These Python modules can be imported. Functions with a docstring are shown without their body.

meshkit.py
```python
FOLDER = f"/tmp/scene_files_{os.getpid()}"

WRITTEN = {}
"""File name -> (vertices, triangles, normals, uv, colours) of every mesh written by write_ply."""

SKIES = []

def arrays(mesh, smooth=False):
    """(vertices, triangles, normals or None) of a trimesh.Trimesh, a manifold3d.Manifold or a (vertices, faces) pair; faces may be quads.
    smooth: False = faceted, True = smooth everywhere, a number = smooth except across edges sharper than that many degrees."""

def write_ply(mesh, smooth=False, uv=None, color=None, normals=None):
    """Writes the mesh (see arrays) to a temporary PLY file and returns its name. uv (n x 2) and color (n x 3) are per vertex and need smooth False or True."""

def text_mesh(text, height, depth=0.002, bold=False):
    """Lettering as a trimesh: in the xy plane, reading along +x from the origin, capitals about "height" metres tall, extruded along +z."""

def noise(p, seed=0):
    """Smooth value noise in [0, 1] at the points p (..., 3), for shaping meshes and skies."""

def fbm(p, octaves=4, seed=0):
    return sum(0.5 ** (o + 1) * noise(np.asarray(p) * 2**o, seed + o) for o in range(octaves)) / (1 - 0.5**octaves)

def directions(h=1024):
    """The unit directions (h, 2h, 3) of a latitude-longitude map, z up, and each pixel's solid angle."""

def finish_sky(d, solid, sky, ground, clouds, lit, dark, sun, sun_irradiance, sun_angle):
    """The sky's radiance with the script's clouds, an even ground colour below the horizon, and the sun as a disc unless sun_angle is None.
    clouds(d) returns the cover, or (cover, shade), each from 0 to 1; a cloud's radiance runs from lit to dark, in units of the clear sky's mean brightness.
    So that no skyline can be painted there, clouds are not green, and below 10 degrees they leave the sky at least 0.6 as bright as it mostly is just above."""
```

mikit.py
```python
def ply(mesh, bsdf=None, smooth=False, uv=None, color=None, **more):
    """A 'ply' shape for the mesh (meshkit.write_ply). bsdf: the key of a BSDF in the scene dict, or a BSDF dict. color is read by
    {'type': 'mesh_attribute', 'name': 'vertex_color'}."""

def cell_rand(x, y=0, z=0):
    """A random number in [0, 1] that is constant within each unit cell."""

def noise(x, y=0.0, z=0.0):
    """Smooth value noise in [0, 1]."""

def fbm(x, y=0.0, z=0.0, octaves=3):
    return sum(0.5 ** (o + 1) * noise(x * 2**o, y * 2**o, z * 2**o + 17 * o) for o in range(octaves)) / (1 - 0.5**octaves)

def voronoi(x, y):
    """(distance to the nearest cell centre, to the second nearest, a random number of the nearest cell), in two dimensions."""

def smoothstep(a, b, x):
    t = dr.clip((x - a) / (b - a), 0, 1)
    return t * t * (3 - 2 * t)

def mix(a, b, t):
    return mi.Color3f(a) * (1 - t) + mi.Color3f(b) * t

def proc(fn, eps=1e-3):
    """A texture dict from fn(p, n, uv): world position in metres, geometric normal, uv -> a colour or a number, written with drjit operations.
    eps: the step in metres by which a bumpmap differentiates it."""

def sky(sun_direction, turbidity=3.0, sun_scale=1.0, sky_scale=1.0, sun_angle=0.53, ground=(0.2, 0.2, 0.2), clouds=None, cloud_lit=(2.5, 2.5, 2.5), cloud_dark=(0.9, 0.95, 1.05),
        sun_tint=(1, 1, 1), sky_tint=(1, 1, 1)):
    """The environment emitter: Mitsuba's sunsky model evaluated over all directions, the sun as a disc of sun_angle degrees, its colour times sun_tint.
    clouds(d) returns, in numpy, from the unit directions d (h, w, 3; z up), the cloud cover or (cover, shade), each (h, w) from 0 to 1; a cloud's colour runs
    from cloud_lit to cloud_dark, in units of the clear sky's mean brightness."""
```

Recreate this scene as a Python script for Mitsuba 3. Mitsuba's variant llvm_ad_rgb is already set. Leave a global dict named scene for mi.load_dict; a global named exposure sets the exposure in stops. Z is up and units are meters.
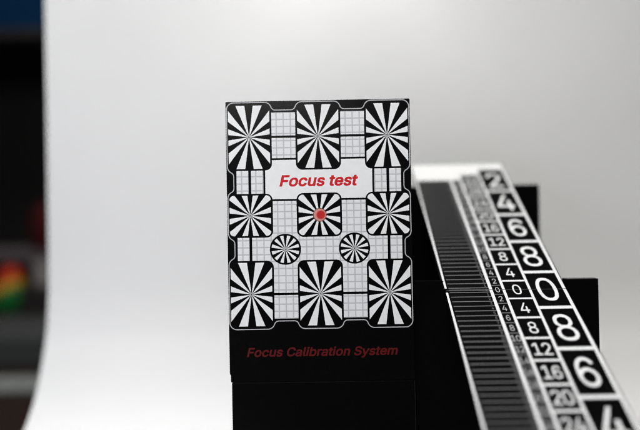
import math
import numpy as np, trimesh
import mitsuba as mi, mikit, meshkit
import drjit as dr
from shapely.geometry import box, Point, Polygon, LineString
from shapely.ops import unary_union
from shapely import affinity

MM = 0.001
scene, labels = {}, {}
exposure = -0.13

# ------------------------------------------------------------------ camera
CAM = np.array([1.4816, -203.92, -1.528]) * MM          # chart face is the plane y = 0
FPX, YAW, PITCH, ROLL = 408.25, -0.0057, -0.0065, 0.0181


def cam_axis(v):
    X, Y, Z = v
    c, s = math.cos(ROLL), math.sin(ROLL)
    X, Z = c * X + s * Z, -s * X + c * Z
    c, s = math.cos(PITCH), math.sin(PITCH)
    Y, Z = c * Y + s * Z, -s * Y + c * Z
    c, s = math.cos(YAW), math.sin(YAW)
    X, Y = c * X + s * Y, -s * X + c * Y
    return np.array([X, Y, Z])


FWD, UP = cam_axis((0, 1, 0)), cam_axis((0, 0, 1))
T = mi.ScalarTransform4f
scene['camera'] = {
    'type': 'thinlens', 'fov': math.degrees(2 * math.atan(320 / FPX)), 'fov_axis': 'x',
    'to_world': T().look_at(origin=CAM.tolist(), target=(CAM + FWD).tolist(), up=UP.tolist()),
    'aperture_radius': 6.7 * MM, 'focus_distance': 200.6 * MM, 'near_clip': 0.01, 'far_clip': 20.0}


# ------------------------------------------------------------------ unseen lamps outside the frame, placed to light paper, chart and ruler
def lamp_frame(pos, aim, name, w, h, radiance, label):
    pos, aim = np.array(pos, float), np.array(aim, float)
    m = T().look_at(origin=(pos * MM).tolist(), target=(aim * MM).tolist(), up=[0, 0.1, 1])
    v = np.array([[-w, -h, 0], [w, -h, 0], [w, h, 0], [-w, h, 0]], float) / 2 * MM
    scene[name + '__diffuser'] = mikit.ply((v, [[0, 1, 2], [0, 2, 3]]), 'lamp_white', to_world=m, emitter={'type': 'area', 'radiance': {'type': 'rgb', 'value': radiance}})
    hs = trimesh.creation.box(extents=[w * 1.05 * MM, h * 1.05 * MM, w * .12 * MM])
    hs.apply_translation([0, 0, -(w * .06 + 2) * MM])
    scene[name + '__housing'] = mikit.ply(hs, 'lamp_black', to_world=m)
    labels[name] = {'label': label, 'category': 'unseen_lamp'}


LAMP_CEILING, LAMP_TOP, LAMP_SIDE, LAMP_LOW = [21.4, 21.0, 20.2], [15.5, 15.1, 14.3], [13.6, 13.45, 13.0], [3.6, 3.9, 4.6]
scene['lamp_white'] = {'type': 'diffuse', 'reflectance': {'type': 'rgb', 'value': .7}}
scene['lamp_black'] = {'type': 'diffuse', 'reflectance': {'type': 'rgb', 'value': .03}}
lamp_frame((-40, 40, 1100), (0, 40, -60), 'unseen_ceiling_light', 500, 500, LAMP_CEILING, 'unseen large square light panel overhead, out of view, placed to light the paper from above')  # out of view; position chosen to light the paper sweep from above
lamp_frame((20, 60, 285), (0, 40, -60), 'unseen_lamp', 60, 60, LAMP_TOP, 'unseen small square light close above the calibration stand, placed to brighten the upper paper')  # out of view; gives the glow at the top middle of the paper
lamp_frame((-120, -520, 400), (0, 40, -60), 'unseen_softbox', 300, 300, LAMP_SIDE, 'unseen light panel behind and above the camera, placed to light the chart front')  # unseen front light for the chart, strength set by its whites
lamp_frame((-420, -380, -20), (0, 60, -60), 'unseen_softbox_001', 260, 260, LAMP_LOW, 'unseen low light panel out of view to the left, placed to brighten the left of the paper')  # unseen cool light, set for the brightness of the paper on the left


# ------------------------------------------------------------------ materials
def rgb(*v):
    return {'type': 'rgb', 'value': list(v)}


def diffuse(key, *c):
    scene[key] = {'type': 'twosided', 'bsdf': {'type': 'diffuse', 'reflectance': rgb(*c)}}


def plastic(key, c, rough=.4, spec=.4):
    scene[key] = {'type': 'twosided', 'bsdf': {'type': 'principled', 'base_color': c if isinstance(c, dict) else rgb(*c), 'roughness': rough, 'specular': spec}}


n_, fbm_ = mikit.noise, mikit.fbm


def scuffed(p, n, uv):
    q = fbm_(p.x * 900, p.y * 900, p.z * 900, 3)
    s = mikit.smoothstep(.66, .8, n_(p.x * 2600 + 9, p.y * 300, p.z * 420)) * mikit.smoothstep(.5, .75, n_(p.x * 60, p.y * 60, p.z * 60))
    return mikit.mix([.0020, .0020, .0023], [.0030, .0030, .0032], q) + mi.Color3f(.0012) * s


plastic('black_plastic', mikit.proc(scuffed), .24, .16)
plastic('ruler_black', mikit.proc(scuffed), .26, .09)
scene['panel_black'] = {'type': 'twosided', 'bsdf': {'type': 'bumpmap', 'arbitrary': mikit.proc(lambda p, n, uv: fbm_(p.x * 1800, p.y * 1800, p.z * 1800, 2), 1e-4), 'scale': 1.5e-5,
                        'bsdf': {'type': 'principled', 'base_color': mikit.proc(scuffed), 'roughness': .28, 'specular': .14}}}


def print_white(p, n, uv):
    q = fbm_(p.x * 700, p.y * 700, p.z * 700, 3)
    return mikit.mix([.80, .808, .82], [.85, .857, .865], q)


plastic('print_white', mikit.proc(print_white), .5, .25)


def grid_print(p, n, uv):
    P = 7.1 * .5 * MM
    ax = dr.abs(p.x) - 34.5 * .5 * MM
    az = p.z - 3.6 * .5 * MM
    def line(t):
        u = t / P
        u = u - dr.floor(u + .5)
        return 1 - mikit.smoothstep(.045, .13, dr.abs(u))
    k = dr.maximum(line(ax), line(az))
    q = fbm_(p.x * 700, p.y * 700, p.z * 700, 2)
    return mikit.mix(mikit.mix([.74, .748, .765], [.80, .808, .82], q), [.50, .51, .54], k)


plastic('print_grid', mikit.proc(grid_print), .5, .25)
plastic('print_outline', (.45, .46, .48), .5, .25)
plastic('print_red', (.57, .010, .016), .5, .25)
plastic('print_dark_red', (.10, .005, .006), .5, .25)


plastic('dot_rim', (.10, .035, .035), .5, .25)


def dot_print(p, n, uv):
    r = dr.sqrt(dr.square(p.x - .75 * MM) + dr.square(p.z + .1 * MM)) / (3.1 * MM)
    return mikit.mix([.50, .018, .02], [.62, .27, .24], mikit.smoothstep(.55, .85, r))


plastic('print_dot', mikit.proc(dot_print), .5, .25)
plastic('ruler_white', mikit.proc(lambda p, n, uv: mikit.mix([.60, .605, .615], [.66, .665, .675], fbm_(p.x * 500, p.y * 500, p.z * 500, 3))), .42, .3)
plastic('tick_grey', (.112, .112, .117), .5, .1)
plastic('line_grey', (.12, .12, .125), .5, .25)
plastic('small_print', (.36, .36, .37), .5, .25)
plastic('seam_glint', (.06, .06, .065), .35, .4)  # grey stands in for light caught on the hinge seam


def paper_colour(p, n, uv):
    q = fbm_(p.x * 14, p.y * 14, p.z * 14, 4)
    g = n_(p.x * 900, p.y * 900, p.z * 900)
    return mikit.mix([.715, .715, .715], [.755, .755, .76], q) * (.985 + .015 * g)


scene['paper'] = {'type': 'twosided', 'bsdf': {'type': 'diffuse', 'reflectance': mikit.proc(paper_colour)}}
plastic('desk_brown', mikit.proc(lambda p, n, uv: mikit.mix([.011, .007, .006], [.022, .014, .011], fbm_(p.x * 6, p.y * 60, p.z * 60, 3))), .7, .05)
plastic('shelf_dark', mikit.proc(lambda p, n, uv: mikit.mix([.012, .011, .011], [.022, .02, .019], fbm_(p.x * 20, p.y * 20, p.z * 4, 3))), .7, .05)
plastic('shelf_grey', (.06, .05, .054), .7, .05)
plastic('blue_card', mikit.proc(lambda p, n, uv: mikit.mix([.0008, .014, .042], [.001, .019, .058], fbm_(p.x * 12, p.y * 12, p.z * 12, 3))), .7, .05)
plastic('dim_red', (.035, .005, .006), .7, .05)
plastic('dull_grey', (.034, .036, .036), .7, .05)
plastic('pale_grey', (.13, .14, .135), .7, .05)
plastic('light_pink_grey', (.2, .185, .18), .7, .05)


# ------------------------------------------------------------------ helpers (millimetres)
def put(key, mesh, bsdf, label=None, category=None, smooth=False, **more):
    if hasattr(mesh, 'to_mesh'):
        mm = mesh.to_mesh()
        mesh = trimesh.Trimesh(mm.vert_properties[:, :3], mm.tri_verts, process=False)
    mesh = mesh.copy()
    mesh.apply_scale(MM)
    k, i = key, 0
    while k in scene:
        i += 1
        k = f'{key}_{i:03d}'
    scene[k] = mikit.ply(mesh, bsdf, smooth)
    d = {a: b for a, b in dict(label=label, category=category, **more).items() if b}
    if d:
        labels[k] = d
    return k


def block(x0, x1, y0, y1, z0, z1, b=.5):
    pts = []
    for sx in (0, 1):
        for sy in (0, 1):
            for sz in (0, 1):
                c = np.array([(x0, x1)[sx], (y0, y1)[sy], (z0, z1)[sz]], float)
                d = np.array([1 - 2 * sx, 1 - 2 * sy, 1 - 2 * sz], float) * b
                for k in range(3):
                    e = d.copy()
                    e[k] = 0
                    pts.append(c + e)
    return trimesh.convex.convex_hull(np.array(pts))


def polys(g):
    return [q for q in getattr(g, 'geoms', [g]) if q.geom_type == 'Polygon' and q.area > 1e-4]


def sheet(shape, depth):
    return trimesh.util.concatenate([trimesh.creation.extrude_polygon(q, depth, engine='earcut') for q in polys(shape)])


def plate_xz(shape, y0, y1, bevel=.5):
    """A polygon in (x, z), from y0 (front) to y1, its front and back edges chamfered."""
    inner = shape.buffer(-bevel, join_style=2)
    import manifold3d as m3
    parts = []
    for q in polys(shape):
        def cs(g):
            return m3.CrossSection([np.array(r.coords)[:-1] for g_ in polys(g) for r in [g_.exterior, *g_.interiors]], m3.FillRule.EvenOdd)
        a = m3.Manifold.extrude(cs(q), (y1 - y0) - 2 * bevel).translate([0, 0, bevel])
        b = m3.Manifold.extrude(cs(inner), (y1 - y0))
        parts.append(a + b)
    m = parts[0].to_mesh()
    v, f = m.vert_properties[:, :3], m.tri_verts
    w = np.c_[v[:, 0], y1 - v[:, 2], v[:, 1]]
    return trimesh.Trimesh(w, f, process=False)


def lettering(text, cap, bold=False, italic=0., width=1.):
    m = meshkit.text_mesh(text, cap, 1.0, bold)
    v = m.vertices.copy()
    v[:, 0] = v[:, 0] * width + v[:, 1] * italic
    m.vertices = v
    b = m.bounds
    m.apply_translation([-(b[0, 0] + b[1, 0]) / 2, 0, 0])
    return m


# ================================================================== SETTING
# the paper sweep: vertical sheet behind the stand that curves forward over the desk
FLOOR = -192.5
prof = np.array([(122.6, 330), (122.3, 200), (122, 80), (122, -20), (121.6, -55), (118.9, -86.5), (113.7, -108.5), (106.4, -131), (97.5, -147.5), (84, -163), (66, -176.5), (44, -186), (20, -190.8), (-10, -192.0), (-60, -192.1), (-120, -192.1)])
from scipy.interpolate import PchipInterpolator
arc = np.r_[0, np.cumsum(np.linalg.norm(np.diff(prof, axis=0), axis=1))]
tt = np.linspace(0, arc[-1], 160)
py, pz = PchipInterpolator(arc, prof[:, 0])(tt), PchipInterpolator(arc, prof[:, 1])(tt)
xs = np.linspace(-219, 430, 60)
NX, NT = len(xs), len(tt)
V = []
tang = np.gradient(np.c_[py, pz], axis=0)
tang /= np.linalg.norm(tang, axis=1, keepdims=True)
nrm = np.c_[tang[:, 1], -tang[:, 0]]                      # towards the viewer / up
for side in (0, 1):
    for i in range(NT):
        for x in xs:
            w = 2.4 * (meshkit.noise(np.array([x * .006 + 5, tt[i] * .007, side * 0])) - .5) * min(1, max(0, (tt[i] - 40) / 200)) * (1 if pz[i] > -170 else .0)
            o = w - .28 * side
            V.append((x, py[i] + nrm[i, 0] * -abs(0) + (-o if False else 0) + nrm[i, 0] * o, pz[i] + nrm[i, 1] * o))
F = []
for side in (0, 1):
    o = side * NX * NT
    for i in range(NT - 1):
        for j in range(NX - 1):
            a = o + i * NX + j
            q = [a, a + 1, a + NX + 1, a + NX]
            q = q[::-1] if side else q
            F += [[q[0], q[1], q[2]], [q[0], q[2], q[3]]]
H = NX * NT
def rim(a, b):
    F.extend([[a, b, b + H], [a, b + H, a + H]])
for i in range(NT - 1):
    rim(i * NX, (i + 1) * NX)
    rim((i + 1) * NX + NX - 1, i * NX + NX - 1)
for j in range(NX - 1):
    rim(j + 1, j)
    rim((NT - 1) * NX + j, (NT - 1) * NX + j + 1)
sweep = trimesh.Trimesh(np.array(V), np.array(F), process=False)
trimesh.repair.fix_normals(sweep)
put('backdrop_paper', sweep, 'paper', 'large sheet of white paper curving down behind and under the black stand', 'backdrop', smooth=35)
put('desk', block(-900, 760, -560, 720, FLOOR - 34, FLOOR - .6, 2), 'desk_brown', kind='structure')


# ================================================================== CALIBRATION STAND
S = 'calibration_stand'
labels[S] = {'label': 'black lens focus calibration stand with star chart and slanted number ruler', 'category': 'calibration tool'}
U = .5                                                    # one chart unit in mm
PT = .07                                                  # thickness of a printed layer
YS = .9948

# --- chart panel
panel = Polygon([(-92.3, 115.3), (92.3, 115.3), (92.3, -167), (-91.2, -167), (-91.2, -160), (-92.3, -158.5)])
panel = affinity.scale(panel, U, U * YS, origin=(0, 0)).buffer(-.5, join_style=2).buffer(.5)
P = put(S + '__chart_panel', plate_xz(panel, 0, 6, .3), 'panel_black', 'upright black panel printed with star targets')


def on_panel(shape, lift=0., t=PT):
    """shape in chart units (x right, y down) -> thin print on the panel's face"""
    g = affinity.scale(shape, U, -U * YS, origin=(0, 0))
    m = sheet(g, t)
    v = m.vertices
    m.vertices = np.c_[v[:, 0], -(v[:, 2] + lift), v[:, 1]]
    return m


def rrect(cx, cy, hw, hh, r):
    return box(cx - hw + r, cy - hh + r, cx + hw - r, cy + hh - r).buffer(r, quad_segs=6)


CX, CY = (-69, 0, 69), (-79, 0, 79)
tiles = [(cx, cy, 20.7, 20.3 if cy == 0 else 31.9) for cy in CY for cx in CX]
black_tiles = unary_union([rrect(cx, cy, hw + 1.8, hh + 1.7, 6.5) for cx, cy, hw, hh in tiles])
frame = unary_union([box(-85, -106, 85, 106)] + [box(cx - 22.2, cy - hh - 3.1, cx + 22.2, cy + hh + 3.1) for cx, cy, hw, hh in tiles])
frame = frame.buffer(4.5).buffer(-4.5).buffer(-7).buffer(7)
put(P + '__outline', on_panel(frame.buffer(.45).difference(frame.buffer(-.5))), 'print_outline')
banner = unary_union([box(-52.6, -45.6, 52.6, -22)] + [box(s * 34.5 - 19, -55.6, s * 34.5 + 19, -16.2) for s in (-1, 1)]).difference(black_tiles)
circles = unary_union([Point(s * 34.5, 34.2).buffer(15.6, quad_segs=12) for s in (-1, 1)])
bars = unary_union([box(s * 34.5 - 12, cy - 1.15, s * 34.5 + 12, cy + 1.15) for s in (-1, 1) for cy in (-79, 79)] + [box(s * 69 - 1.35, -50, s * 69 + 1.35, 50) for s in (-1, 1)])
grid = box(-82.2, -103.6, 82.2, 103.6).difference(unary_union([black_tiles.buffer(.1), circles, bars, banner.buffer(1.9, join_style=2)]))
grid = grid.difference(box(-12, -60, 12, -10)).buffer(-.2).buffer(.2)
for q in sorted(polys(grid), key=lambda q: (round(q.centroid.y), q.centroid.x)):
    if q.area > 30:
        put(P + '__grid_field', on_panel(q), 'print_grid')
put(P + '__title_banner', on_panel(banner), 'print_white')
RAY0 = [7.5 + 30 * k for k in range(12)]
for cx, cy, hw, hh in tiles:
    clip = rrect(cx, cy, hw, hh, 4.2 if cy == 0 else 2.5)
    rays = []
    for a in RAY0:
        w = []
        for d in (0, 15):
            t = math.radians(a + d)
            w.append((math.sin(t), math.cos(t)))
        rays.append(Polygon([(cx + r * s, cy + r * c) for r, (s, c) in ((.6, w[0]), (60, w[0]), (60, w[1]), (.6, w[1]))]))
    put(P + '__star_target', on_panel(unary_union([r.intersection(clip) for r in rays])), 'print_white')
for s in (-1, 1):
    c = Point(s * 34.5, 34.2).buffer(13.9, quad_segs=16)
    rays = []
    for a in RAY0:
        w = [(math.sin(math.radians(a + d)), math.cos(math.radians(a + d))) for d in (0, 15)]
        rays.append(Polygon([(s * 34.5 + r * q[0], 34.2 + r * q[1]) for r, q in ((.5, w[0]), (40, w[0]), (40, w[1]), (.5, w[1]))]))
    put(P + '__round_star_target', on_panel(unary_union([r.intersection(c) for r in rays])), 'print_white')
put(P + '__dot_rim', on_panel(Point(.5, .2).buffer(6.9, quad_segs=12), PT), 'dot_rim')
put(P + '__centre_dot', on_panel(Point(.5, .2).buffer(6.2, quad_segs=12), PT * 2), 'print_dot', 'red dot in the middle of the central star target')


def panel_text(text, cap, width_units, base_y, bold, key, mat, cx=0., lift=PT, heavy=0.):
    m = lettering(text, cap * U, bold, .21)
    g = unary_union([Polygon(t[:, :2]).buffer(1e-4) for t, n in zip(m.triangles, m.face_normals) if n[2] > .5])
    m = sheet(g.buffer(heavy * U, join_style=2, mitre_limit=2).simplify(.01), 1.)
    b = m.bounds
    k = width_units * U / (b[1, 0] - b[0, 0])
    v = m.vertices
    m.vertices = np.c_[v[:, 0] * k + cx * U, -(v[:, 2] * PT + lift), v[:, 1] - base_y * U * YS]
    m.invert() if m.volume < 0 else None
    put(key, m, mat)


panel_text('Focus test', 10.4, 78.6, -29.3, True, P + '__title_lettering', 'print_red', 0., PT, .22)
panel_text('Focus Calibration System', 8.3, 150.5, 141.2, True, P + '__footer_lettering', 'print_dark_red', .5, 0., .08)

# --- body below and behind the panel
put(S + '__base_block', block(-45.2, 46.2, .15, 38, FLOOR + 8.1, -83.3, .3), 'black_plastic')
put(S + '__base_plate', block(-46, 142, -150, 38, FLOOR + .5, FLOOR + 8, 1.2), 'black_plastic')
sup = box(46.4, FLOOR + 8.2, 140.5, -34.8).difference(box(62.4, -41.5, 124.2, 0)).buffer(-.4).buffer(.4)
put(S + '__support_plate', plate_xz(sup, 3.4, 7.4, .35), 'black_plastic')
put(S + '__support_plate', plate_xz(box(44.5, -150, 140.3, 17.3).buffer(-.6).buffer(.6), 57.5, 61.5, .35), 'black_plastic')
put(S + '__brace', block(60, 124, 7.6, 57.3, -140, -128, .6), 'black_plastic')

# --- slanted ruler: x across (mm), s units along, h above its face
TH, UNIT, RZ, RDX = math.radians(45), 2.6326, -39.016, -.72 * .5
CT, ST = math.cos(TH), math.sin(TH)


def on_ruler(m, h=0.):
    """mesh with x = mm across, y = mm along the ruler, z = mm above the face"""
    m = m.copy()
    v = m.vertices
    z = v[:, 2] + h
    m.vertices = np.c_[v[:, 0] + RDX, v[:, 1] * CT - z * ST, RZ + v[:, 1] * ST + z * CT]
    if m.volume < 0:
        m.invert()
    return m


def patch(x0, x1, s0, s1, t=PT):
    return sheet(box(x0 * U, s0 * UNIT, x1 * U, s1 * UNIT), t)


XL, XR = 124.6, 245.6
halves = []
SLO, SHI = -40.0, 38.6
for s0, s1 in ((.06, SHI), (SLO, -.06)):
    shp = box(XL * U, s0 * UNIT, XR * U, s1 * UNIT)
    if s0 > 0:
        shp = shp.difference(box(0, 0, (XL + .9) * U, .55 * UNIT))
    halves.append(put(S + '__ruler_half', on_ruler(block(XL * U, XR * U, s0 * UNIT, s1 * UNIT, -2.6, 0, .12)), 'ruler_black',
                      'far half of the slanted ruler, rising behind the chart' if s0 > 0 else 'near half of the slanted ruler, coming towards the camera'))
put(S + '__ruler_hinge', on_ruler(block((XL + 1) * U, (XR - .6) * U, -.05 * UNIT, .05 * UNIT, -2.2, -.02, .05)), 'seam_glint')  # thin strip coloured grey as the glint along the seam


def half(s):
    return halves[0] if s >= 0 else halves[1]


# white rails and the column borders, each cut at the hinge
RAILS = [(124.7, 126.8), (168.5, 171.7), (181.4, 184.2), (207.3, 210.0), (241.2, 244.4)]
NEAR = {0: .75, 1: .0, 2: .0, 3: .0, 4: .0}
for k, (a, b) in enumerate(RAILS):
    put(halves[0] + '__rail', on_ruler(patch(a, b, .45 if k == 0 else .06, 32 if k < 3 else 36)), 'ruler_white')
    put(halves[1] + '__rail', on_ruler(patch(a, b, SLO + .2, -.06 if k else -.45)), 'ruler_white')
# the broad white end
end = unary_union([box(124.7, 32.2, 181.2, 38.4), box(181.2, 34.1, 207.1, 38.4), box(207.1, 36.1, 244.6, 38.4)]).union(box(181.2, 32, 184.5, 34.2)).union(box(207.1, 34, 210.2, 36.2)).union(box(241, 36, 244.6, 36.2))
end = affinity.scale(end, U, UNIT, origin=(0, 0))
put(halves[0] + '__end_band', on_ruler(sheet(end, PT), .012), 'ruler_white', 'broad white band across the far end of the ruler')


def divider(x0, x1, s, w, mat):
    if not SLO < s - w and s + w < SHI:
        return
    put(half(s) + '__divider', on_ruler(patch(x0, x1, s - w / 2, s + w / 2)), mat)


for s in (4, 12, 20, 28):
    for q in (s, -s):
        divider(210.2, 241.0, q, .6, 'ruler_white')
divider(210.2, 241.0, -36, .66, 'ruler_white')
for s in range(2, 40, 4):
    for q in (s, -s):
        if q < 34:
            divider(184.5, 207.1, q, .36, 'ruler_white')
for s in range(1, 40, 2):
    for q in (s, -s):
        if q < 32:
            divider(171.9, 181.2, q, .16, 'line_grey')
for k in range(0, 40):
    for q in (k + .5, -k - .5):
        if SLO + .3 < q < 32:
            put(half(q) + '__tick', on_ruler(patch(128.6, 168.3, q - .085, q + .085)), 'tick_grey')
for s in (.1, -.1):
    put(half(s) + '__zero_line', on_ruler(patch(128.6, 168.3, s - .04, s + .04)), 'tick_grey')


GLYPHS = {}


def glyph(ch):
    """Outline of one figure, capitals 1 high, left edge at 0."""
    if ch not in GLYPHS:
        if ch == '6':
            from scipy.interpolate import splprep, splev
            c = np.array([(.565, .755), (.50, .885), (.345, .937), (.185, .865), (.085, .68), (.066, .44), (.085, .25), (.18, .105), (.33, .062), (.49, .12), (.578, .31), (.51, .50), (.345, .578), (.18, .52), (.085, .37)])
            tck = splprep(c.T, s=0)[0]
            g = LineString(np.array(splev(np.linspace(0, 1, 60), tck)).T).buffer(.054, cap_style=2)
        else:
            m = meshkit.text_mesh(ch, 1., 1., False)
            g = unary_union([Polygon(t[:, :2]).buffer(1e-4) for t, n in zip(m.triangles, m.face_normals) if n[2] > .5])
        GLYPHS[ch] = affinity.translate(g.simplify(.004), -g.bounds[0], 0)
    return GLYPHS[ch]


def numeral(text, x, s, cap_units, key, width=1.06, heavy=.002):
    at, parts = 0., []
    for ch in text:
        g = affinity.translate(glyph(ch), at, 0)
        parts.append(g)
        at = g.bounds[2] + .11
    g = unary_union(parts)
    if heavy:
        g = g.buffer(heavy).simplify(.005)
    b = g.bounds
    g = affinity.translate(g, -(b[0] + b[2]) / 2, -(b[1] + b[3]) / 2)
    k = cap_units * UNIT
    g = affinity.scale(g, k * width, k, origin=(0, 0))
    m = sheet(g, PT)
    v = m.vertices
    m.vertices = np.c_[v[:, 0] + x * U, v[:, 1] + s * UNIT, v[:, 2]]
    return on_ruler(m)


for s, t in ((0, '0'), (8, '8'), (16, '6'), (24, '4'), (32, '2'), (-8, '8'), (-16, '6'), (-24, '4'), (-32, '2')):
    put(half(s) + '__large_numeral', numeral(t, 225.6, s, 5.0, ''), 'ruler_white')
for s in range(-36, 34, 4):
    put(half(s) + '__middle_numeral', numeral(str(abs(s)), 195.8, s, 2.15, ''), 'ruler_white')
for s in range(-38, 32, 2):
    put(half(s) + '__small_numeral', numeral(str(abs(s)), 176.6, s, 1.1, '', heavy=0), 'small_print')
for q in (0, 1):
    ms = [numeral(str(abs(s)), 165.6, s, .5, '', heavy=0) for s in (range(0, 32) if q == 0 else range(-38, 0))]
    put(halves[q] + '__tiny_figures', trimesh.util.concatenate(ms), 'line_grey', kind='stuff')

# ================================================================== CLUTTER BEHIND, LEFT OF THE PAPER (out of focus)
B = 'storage_shelf'
labels[B] = {'label': 'dark shelf unit behind the left edge of the white paper', 'category': 'shelf'}
put(B + '__back_panel', block(-980, -180, 690, 700, FLOOR, 560, 1), 'shelf_dark')
put(B + '__side_panel', block(-176, -160, 480, 700, FLOOR, 560, 1), 'shelf_dark')
put(B + '__side_panel', block(-1000, -984, 480, 700, FLOOR, 560, 1), 'shelf_dark')
for z, y0, m in ((330, 482, 'shelf_dark'), (-54, 520, 'shelf_grey'), (-149, 440, 'shelf_dark')):
    put(B + '__board', block(-983, -177, y0, 688, z - 18, z, 1.5), m, 'middle board with a grey front edge' if m == 'shelf_grey' else None)
put('blue_box', block(-720, -440, 500, 640, 330.3, 520, 3), 'blue_card', 'blurred dark blue box on the top shelf, in the upper left corner', 'box')


def lathe(pts, n=40):
    return trimesh.creation.revolve(np.array(pts), sections=n)


red = lathe([(0, 0), (22, 0), (30, 8), (34, 28), (32, 48), (22, 60), (10, 66), (0, 67)])
red.apply_scale([.8, .8, 1.35]); red.apply_translation([-515, 560, -53.8])
put('red_jar', red, 'dim_red', 'dim dark red jar standing on the grey edged shelf board', 'jar', smooth=40)


def bauble(p, n, uv):
    z = (p.z + .149) / .079 - 6. * (p.x + .517)
    c = mikit.mix([.008, .09, .02], [.30, .17, .012], mikit.smoothstep(.36, .56, z))
    return mikit.mix(c, [.30, .022, .01], mikit.smoothstep(.55, .7, z))


plastic('toy_colours', mikit.proc(bauble), .6, .1)
toy = lathe([(0, 0), (26, 0), (38, 10), (45, 28), (42, 46), (33, 60), (30, 66), (27, 78), (16, 86), (0, 88)])
toy.apply_scale([.58, .58, .86]); toy.apply_translation([-517, 470, -148.8])
put('round_toy', toy, 'toy_colours', 'blurred round toy, red above yellow above green, at the left edge', 'toy', smooth=50)
cup = lathe([(0, 0), (22, 0), (27, 50), (30, 58), (28, 58), (25, 50), (20, 3), (0, 3)])
cup.apply_scale([.62, .62, .66]); cup.apply_translation([-463, 474, -104.8])
put('black_box', block(-488, -440, 452, 500, -148.8, -105, 1.5), 'shelf_dark', 'small black box carrying the pale grey cup', 'box')
put('grey_cup', cup, 'light_pink_grey', 'blurred pale grey cup on a small black box beside the coloured toy', 'cup', smooth=40)
put('grey_case', block(-640, -330, 330, 450, FLOOR, FLOOR + 42, 4), 'dull_grey', 'blurred dull grey case lying on the desk below the shelves', 'case')
put('flat_bar', block(-620, -300, 250, 292, FLOOR, FLOOR + 6, 1.5), 'pale_grey', 'blurred pale grey flat bar lying on the desk in front of the case', 'bar')
